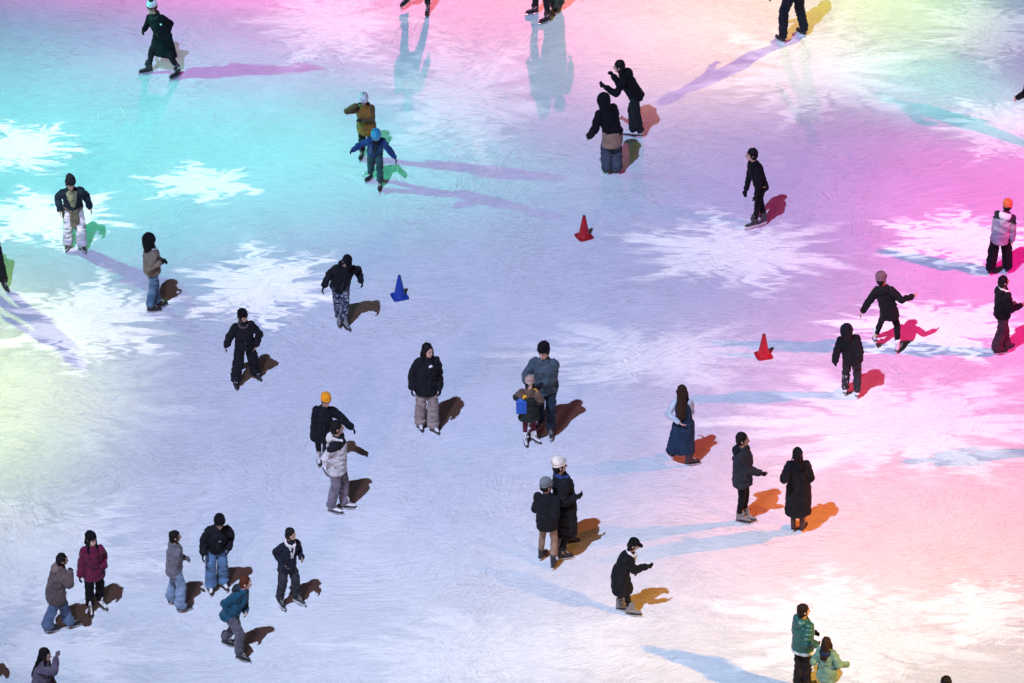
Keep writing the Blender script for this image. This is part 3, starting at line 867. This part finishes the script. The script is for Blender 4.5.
# ------------------------------------------------------------------ ice
def ice_material():
    m, nt, b = new_mat('ice')
    N, L = nt.nodes, nt.links
    tc = N.new('ShaderNodeTexCoord')

    def math_(op, a, c=None, **k):
        n = N.new('ShaderNodeMath'); n.operation = op
        for i, x in enumerate((a, c)):
            if x is None: continue
            if isinstance(x, (int, float)): n.inputs[i].default_value = x
            else: L.new(x, n.inputs[i])
        if 'clamp' in k: n.use_clamp = True
        return n.outputs[0]

    def noise_(vec, scale, detail=4, dist=0., rough=.5):
        n = N.new('ShaderNodeTexNoise'); n.inputs['Scale'].default_value = scale; n.inputs['Detail'].default_value = detail
        n.inputs['Distortion'].default_value = dist; n.inputs['Roughness'].default_value = rough
        L.new(vec, n.inputs['Vector']); return n.outputs[0]

    def mapr(x, a, c, d, e):
        n = N.new('ShaderNodeMapRange'); n.inputs[1].default_value = a; n.inputs[2].default_value = c; n.inputs[3].default_value = d; n.inputs[4].default_value = e
        L.new(x, n.inputs[0]); return n.outputs[0]
    pos = tc.outputs['Object']
    # gently warped coordinates so blade marks curve
    wn = N.new('ShaderNodeTexNoise'); wn.inputs['Scale'].default_value = .16; wn.inputs['Detail'].default_value = 1
    L.new(pos, wn.inputs['Vector'])
    ws = N.new('ShaderNodeVectorMath'); ws.operation = 'SCALE'; ws.inputs['Scale'].default_value = 4.2
    L.new(wn.outputs['Color'], ws.inputs[0])
    wp = N.new('ShaderNodeVectorMath'); L.new(pos, wp.inputs[0]); L.new(ws.outputs[0], wp.inputs[1])
    lines = None
    for k, (ang, sx, sy, th) in enumerate(((8, 3.2, 52, .60), (-28, 2.6, 46, .61), (48, 2.8, 44, .60), (-60, 2.4, 48, .61))):
        mp = N.new('ShaderNodeMapping'); mp.inputs['Rotation'].default_value = (0, 0, math.radians(ang)); mp.inputs['Scale'].default_value = (sx, sy, 1)
        mp.inputs['Location'].default_value = (k * 3.7, k * 9.1, k)
        mq = N.new('ShaderNodeMapping'); mq.inputs['Rotation'].default_value = (0, 0, math.radians(ang))
        L.new(wp.outputs[0], mq.inputs[0])
        mp.inputs['Rotation'].default_value = (0, 0, 0)
        L.new(mq.outputs[0], mp.inputs[0])
        n = noise_(mp.outputs[0], 1.0, 2, 0, .6)
        n = mapr(n, th - .03, th + .09, 0, 1)
        msk = noise_(pos, .45 + .1 * k, 2)
        mm = mapr(msk, .42, .62, 0, 1)
        n = math_('MULTIPLY', n, mm)
        lines = n if lines is None else math_('MAXIMUM', lines, n)
    # fine long scratches: thin rings of big voronoi cells = turning arcs
    arcs = None
    for k, (sc, fr) in enumerate(((.10, 26.), (.16, 17.))):
        v = N.new('ShaderNodeTexVoronoi'); v.inputs['Scale'].default_value = sc
        mp = N.new('ShaderNodeMapping'); mp.inputs['Location'].default_value = (k * 11.3, 4.1 * k, 0); L.new(pos, mp.inputs[0])
        L.new(mp.outputs[0], v.inputs['Vector'])
        d = math_('ADD', math_('MULTIPLY', v.outputs['Distance'], fr), math_('MULTIPLY', noise_(pos, .25, 2), 3.0))
        s_ = math_('ABSOLUTE', math_('SUBTRACT', math_('FRACT', d), .5))
        ln = mapr(s_, .0, .035, 1, 0)
        ln = math_('MULTIPLY', ln, mapr(noise_(mp.outputs[0], .9, 3), .50, .62, 0, 1))
        arcs = ln if arcs is None else math_('MAXIMUM', arcs, ln)
    grain = noise_(pos, 38, 3, .0, .75)
    # crosshatch micro-grain, stretched
    mp = N.new('ShaderNodeMapping'); mp.inputs['Scale'].default_value = (5, 22, 1); L.new(wp.outputs[0], mp.inputs[0])
    streak = noise_(mp.outputs[0], 1.0, 5, .2, .65)
    blot = noise_(pos, .5, 5, .6, .6)
    fac = math_('ADD', math_('MULTIPLY', mapr(grain, .3, .7, 0, 1), .40), math_('MULTIPLY', mapr(streak, .3, .7, 0, 1), .36))
    fac = math_('ADD', fac, math_('MULTIPLY', mapr(blot, .3, .7, 0, 1), .22))
    rmp = N.new('ShaderNodeValToRGB')
    rmp.color_ramp.elements[0].position = .15; rmp.color_ramp.elements[0].color = (.56, .60, .66, 1)
    rmp.color_ramp.elements[1].position = .85; rmp.color_ramp.elements[1].color = (.90, .90, .91, 1)
    L.new(fac, rmp.inputs[0])
    mx = N.new('ShaderNodeMix'); mx.data_type = 'RGBA'
    L.new(math_('MULTIPLY', lines, .75), mx.inputs['Factor']); L.new(rmp.outputs[0], mx.inputs['A']); mx.inputs['B'].default_value = (.97, .97, .97, 1)
    mx2 = N.new('ShaderNodeMix'); mx2.data_type = 'RGBA'
    L.new(math_('MULTIPLY', arcs, .32), mx2.inputs['Factor']); L.new(mx.outputs['Result'], mx2.inputs['A']); mx2.inputs['B'].default_value = (.50, .55, .62, 1)
    L.new(mx2.outputs['Result'], b.inputs['Base Color'])
    hgt = math_('ADD', math_('MULTIPLY', lines, .62), math_('MULTIPLY', streak, .45))
    hgt = math_('ADD', hgt, math_('MULTIPLY', grain, .5))
    bp = N.new('ShaderNodeBump'); bp.inputs['Strength'].default_value = .8; bp.inputs['Distance'].default_value = .019
    L.new(hgt, bp.inputs['Height']); L.new(bp.outputs[0], b.inputs['Normal'])
    b.inputs['Roughness'].default_value = .55
    b.inputs['Specular IOR Level'].default_value = .25
    b.inputs['IOR'].default_value = 1.31
    return m


s_ = 90
me = bpy.data.meshes.new('ice_rink')
me.from_pydata([(-s_, -s_, 0), (s_, -s_, 0), (s_, s_, 0), (-s_, s_, 0)], [], [(0, 1, 2, 3)])
ice = link('ice_rink', me, ice_material())
tag(ice, kind='structure')

# ------------------------------------------------------------------ lights
KDIR = V((.30, .60, -1))
KPOS = -KDIR * 62 * 1.0


class Lamp:
    """a stage projector: throws soft pools and cut-out snowflakes of coloured light on the ice"""
    def __init__(s, name, pos, radius, spot=120, aim=V((0, 0, 0))):
        d = bpy.data.lights.new(name, 'SPOT'); s.o = bpy.data.objects.new(name, d); COL.objects.link(s.o)
        s.o.location = pos; s.o.rotation_euler = (aim - pos).to_track_quat('-Z', 'Y').to_euler()
        d.energy = 4 * math.pi; d.shadow_soft_size = radius; d.spot_size = math.radians(spot); d.spot_blend = .05
        d.use_nodes = True
        s.nt = d.node_tree; s.N, s.L = s.nt.nodes, s.nt.links; s.pos = pos; s.aim = aim
        g = s.N.new('ShaderNodeNewGeometry'); sp = s.N.new('ShaderNodeSeparateXYZ'); s.L.new(g.outputs['Incoming'], sp.inputs[0])
        nz = s.m('MAXIMUM', s.m('MULTIPLY', sp.outputs[2], -1), .02)
        s.nz = nz
        pp = s.N.new('ShaderNodeSeparateXYZ'); s.L.new(g.outputs['Position'], pp.inputs[0])
        t_ = s.m('DIVIDE', pp.outputs[2], nz)
        gx = s.m('ADD', s.m('MULTIPLY', sp.outputs[0], t_), pp.outputs[0])
        gy = s.m('ADD', s.m('MULTIPLY', sp.outputs[1], t_), pp.outputs[1])
        cb = s.N.new('ShaderNodeCombineXYZ'); s.L.new(gx, cb.inputs[0]); s.L.new(gy, cb.inputs[1])
        s.vec = cb.outputs[0]; s.acc = None

    def m(s, op, a, b=None, c=None):
        n = s.N.new('ShaderNodeMath'); n.operation = op
        for i, x in enumerate((a, b, c)):
            if x is None: continue
            if isinstance(x, (int, float)): n.inputs[i].default_value = x
            else: s.L.new(x, n.inputs[i])
        return n.outputs[0]

    def mapping(s, vec, px, py, sx, sy, rot):
        c = gp(px, py)
        mp = s.N.new('ShaderNodeMapping'); mp.vector_type = 'TEXTURE'
        mp.inputs['Location'].default_value = (c.x, c.y, 0); mp.inputs['Rotation'].default_value = (0, 0, math.radians(rot))
        mp.inputs['Scale'].default_value = (sx / PPM, sy / (PPM * math.sin(ELEV)), 1)
        s.L.new(vec, mp.inputs[0]); return mp.outputs[0]

    def add(s, val, col):
        n = s.N.new('ShaderNodeVectorMath'); n.operation = 'SCALE'; n.inputs[0].default_value = col; s.L.new(val, n.inputs['Scale'])
        if s.acc is None: s.acc = n.outputs[0]
        else:
            a = s.N.new('ShaderNodeVectorMath'); s.L.new(s.acc, a.inputs[0]); s.L.new(n.outputs[0], a.inputs[1]); s.acc = a.outputs[0]

    def pool(s, px, py, sx, sy, col, rot=0, p=1.0):
        v = s.mapping(s.vec, px, py, sx, sy, rot)
        n = s.N.new('ShaderNodeVectorMath'); n.operation = 'DOT_PRODUCT'; s.L.new(v, n.inputs[0]); s.L.new(v, n.inputs[1])
        q = n.outputs['Value']
        if p != 1.0: q = s.m('POWER', q, p)
        s.add(s.m('EXPONENT', s.m('MULTIPLY', q, -1)), col)

    def flat(s, col):
        s.add(s.m('ADD', 1.0, 0.0), col)

    def flake(s, vec, px, py, sx, sy, col, rot=0, soft=.25, ph=0., arms=3):
        v = s.mapping(vec, px, py, sx, sy, rot)
        sp = s.N.new('ShaderNodeSeparateXYZ'); s.L.new(v, sp.inputs[0])
        ln = s.N.new('ShaderNodeVectorMath'); ln.operation = 'LENGTH'; s.L.new(v, ln.inputs[0]); r = ln.outputs['Value']
        th = s.m('ARCTAN2', sp.outputs[1], sp.outputs[0])
        pet = s.m('ABSOLUTE', s.m('COSINE', s.m('ADD', s.m('MULTIPLY', th, arms), ph)))
        # side branches: a finer star further out
        br = s.m('ABSOLUTE', s.m('COSINE', s.m('ADD', s.m('MULTIPLY', th, arms * 3), ph * 3)))
        R = s.m('ADD', .30, s.m('ADD', s.m('MULTIPLY', s.m('POWER', pet, 2.0), .34), s.m('MULTIPLY', s.m('POWER', br, 1.6), .40)))
        val = s.N.new('ShaderNodeMapRange'); val.interpolation_type = 'SMOOTHSTEP'
        val.inputs[1].default_value = -soft; val.inputs[2].default_value = soft; val.inputs[3].default_value = 0; val.inputs[4].default_value = 1
        s.L.new(s.m('SUBTRACT', R, r), val.inputs[0])
        s.add(val.outputs[0], col)

    def done(s, k=1.0):
        # throw: keep the pool even on the ice in spite of slant and distance
        a = s.pos.z / (s.aim - s.pos).length
        s.o.data.energy = 4 * math.pi * s.pos.z ** 2 * math.pi / .8 / a ** 3
        f = s.m('DIVIDE', k * a ** 3, s.m('POWER', s.nz, 3.0))
        n = s.N.new('ShaderNodeVectorMath'); n.operation = 'SCALE'; s.L.new(s.acc, n.inputs[0]); s.L.new(f, n.inputs['Scale'])
        em = s.N['Emission']; s.L.new(n.outputs[0], em.inputs['Color']); em.inputs['Strength'].default_value = 1


#LIGHTS#
# main floodlight, high behind the camera's left shoulder
K = Lamp('floodlight', KPOS, .5, 40)
K.flat((.195, .27, .495))
K.pool(450, 460, 460, 330, (.185, .185, .26), p=1.4)
K.pool(350, 670, 430, 150, (.19, .22, .18))
K.pool(900, 590, 280, 220, (.03, .12, .05))
K.pool(640, 60, 260, 90, (.06, .08, .05))
K.pool(930, 330, 240, 300, (.07, .0, .09))
# snowflake cut-outs in the same beam
G = K
nz_ = G.N.new('ShaderNodeTexNoise'); nz_.inputs['Scale'].default_value = 2.6; nz_.inputs['Detail'].default_value = 3; nz_.inputs['Roughness'].default_value = .5
mp_ = G.N.new('ShaderNodeMapping'); mp_.inputs['Scale'].default_value = (.6, 2.4, 1); G.L.new(G.vec, mp_.inputs[0]); G.L.new(mp_.outputs[0], nz_.inputs['Vector'])
sc_ = G.N.new('ShaderNodeVectorMath'); sc_.operation = 'MULTIPLY_ADD'; sc_.inputs[1].default_value = (1.5, .55, 0); sc_.inputs[2].default_value = (-.75, -.275, 0)
G.L.new(nz_.outputs['Color'], sc_.inputs[0])
ad_ = G.N.new('ShaderNodeVectorMath'); G.L.new(sc_.outputs[0], ad_.inputs[0]); G.L.new(G.vec, ad_.inputs[1])
wv = ad_.outputs[0]
for (x, y, sx, sy, k_, rot, soft, ph, arms) in (
        (24, 147, 66, 32, .62, 0, .14, .4, 3),
        (200, 184, 68, 24, .52, 0, .14, 1.0, 3),
        (48, 218, 88, 36, .60, -8, .13, .2, 3),
        (88, 322, 94, 52, .46, -18, .2, .9, 3),
        (262, 286, 86, 48, .44, -14, .19, .3, 3),
        (738, 252, 122, 42, .36, -8, .30, .6, 3),
        (650, 356, 150, 34, .24, 0, .45, .1, 3),
        (815, 70, 130, 62, .26, 30, .32, .8, 3),
        (965, 240, 100, 34, .55, -6, .20, 1.2, 3),
        (935, 328, 115, 36, .55, 0, .20, .5, 3),
        (900, 425, 190, 56, .38, 0, .3, .2, 3),
        (460, 95, 90, 75, .24, 0, .45, .7, 3),
        (330, 22, 85, 56, .28, 20, .35, .9, 3),
        (1000, 128, 66, 40, .30, 10, .2, .4, 3),
        (985, 30, 70, 46, .26, 30, .3, .1, 3),
        (850, 632, 140, 58, .24, -6, .2, .9, 3),
        (985, 612, 56, 36, .30, 0, .2, .2, 3),
        (40, 560, 130, 70, .17, 0, .3, .3, 3),
        (60, 655, 120, 26, .12, 0, .3, .3, 3),
        (500, 655, 180, 40, .12, 0, .3, .6, 3),
        (60, 400, 140, 60, .12, 0, .3, .6, 3)):
    G.flake(wv, x, y, sx, sy, (k_, k_ * .93, k_ * .86), rot, soft, ph, arms)
G.done()
# low washes from the rink side
L1 = Lamp('cyan_wash', gp(-273, 100) + V((0, 0, 5.8)), .10, 150, gp(100, 180))
L1.pool(60, 150, 320, 130, (.03, .56, .37), p=1.4)
L1.pool(340, 130, 150, 85, (.0, .17, .12))
L1.pool(450, 175, 170, 55, (.0, .13, .06))
L1.done()
L3 = Lamp('lime_wash', gp(-230, 120) + V((0, 0, 5.5)), .15, 150, gp(20, 420))
L3.pool(-40, 390, 145, 115, (.48, .58, .07), p=1.2)
L3.done()
T1 = Lamp('pink_wash', gp(565, -1000) + V((0, 0, 29)), .5, 90, gp(420, 0))
T1.pool(200, -45, 270, 62, (.80, .0, .28), p=1.3)
T1.pool(230, 55, 200, 60, (.20, .0, .12))
T1.pool(500, -20, 260, 100, (.62, .14, .13), p=1.2)
T1.pool(640, 65, 230, 105, (.24, .03, .13))
T1.done()
T2 = Lamp('gold_wash', gp(1190, -150) + V((0, 0, 8)), .10, 150, gp(850, 30))
T2.pool(760, 0, 180, 95, (.58, .42, .05), rot=0, p=1.1)
T2.pool(700, 75, 130, 60, (.16, .13, .02))
T2.pool(910, 0, 100, 70, (.25, .50, .06), p=1.3)
T2.pool(950, 92, 120, 40, (.0, .44, .22), rot=-32, p=1.2)
T2.done()
R1 = Lamp('magenta_wash', gp(1750, 395) + V((0, 0, 10)), .25, 120, gp(900, 400))
R1.pool(1060, 250, 200, 170, (.76, .0, .20), p=1.5)
R1.pool(860, 240, 170, 150, (.17, .0, .05))
R1.pool(900, 400, 210, 90, (.40, .02, .04), p=1.3)
R1.pool(900, 525, 250, 85, (.58, .10, .01), p=1.4)
R1.done()
R2 = Lamp('amber_wash', gp(1710, 940) + V((0, 0, 10.6)), .25, 120, gp(850, 640))
R2.pool(870, 700, 310, 110, (.50, .27, .03), p=1.3)
R2.pool(1000, 560, 230, 120, (.26, .11, .02), p=1.2)
R2.pool(620, 620, 130, 80, (.14, .06, .01))
R2.done()
# warm fill lamp, added as ambient light to brown the floodlight shadows
S1 = Lamp('warm_fill', gp(-150, 1500) + V((0, 0, 14)), 1.2, 120, gp(400, 450))
S1.pool(350, 480, 640, 380, (.045, .024, .022), p=1.3)
S1.done()

w = bpy.data.worlds.new("World"); scene.world = w; w.use_nodes = True
bg = w.node_tree.nodes['Background']
sky = w.node_tree.nodes.new('ShaderNodeTexSky'); sky.sky_type = 'NISHITA'; sky.sun_disc = False
sky.sun_elevation = math.radians(-4); sky.sun_rotation = math.radians(200)
glow = w.node_tree.nodes.new('ShaderNodeVectorMath')                # skyglow of the city over the rink
glow.operation = 'ADD'; glow.inputs[1].default_value = (.30, .20, .23)
w.node_tree.links.new(sky.outputs[0], glow.inputs[0]); w.node_tree.links.new(glow.outputs[0], bg.inputs[0]); bg.inputs[1].default_value = .10

vs = scene.view_settings
vs.view_transform = 'Standard'; vs.look = 'None'; vs.exposure = .10; vs.gamma = 1; vs.use_curve_mapping = False
scene.cycles.max_bounces = 2
scene.cycles.diffuse_bounces = 1
scene.cycles.glossy_bounces = 1
scene.cycles.use_denoising = True
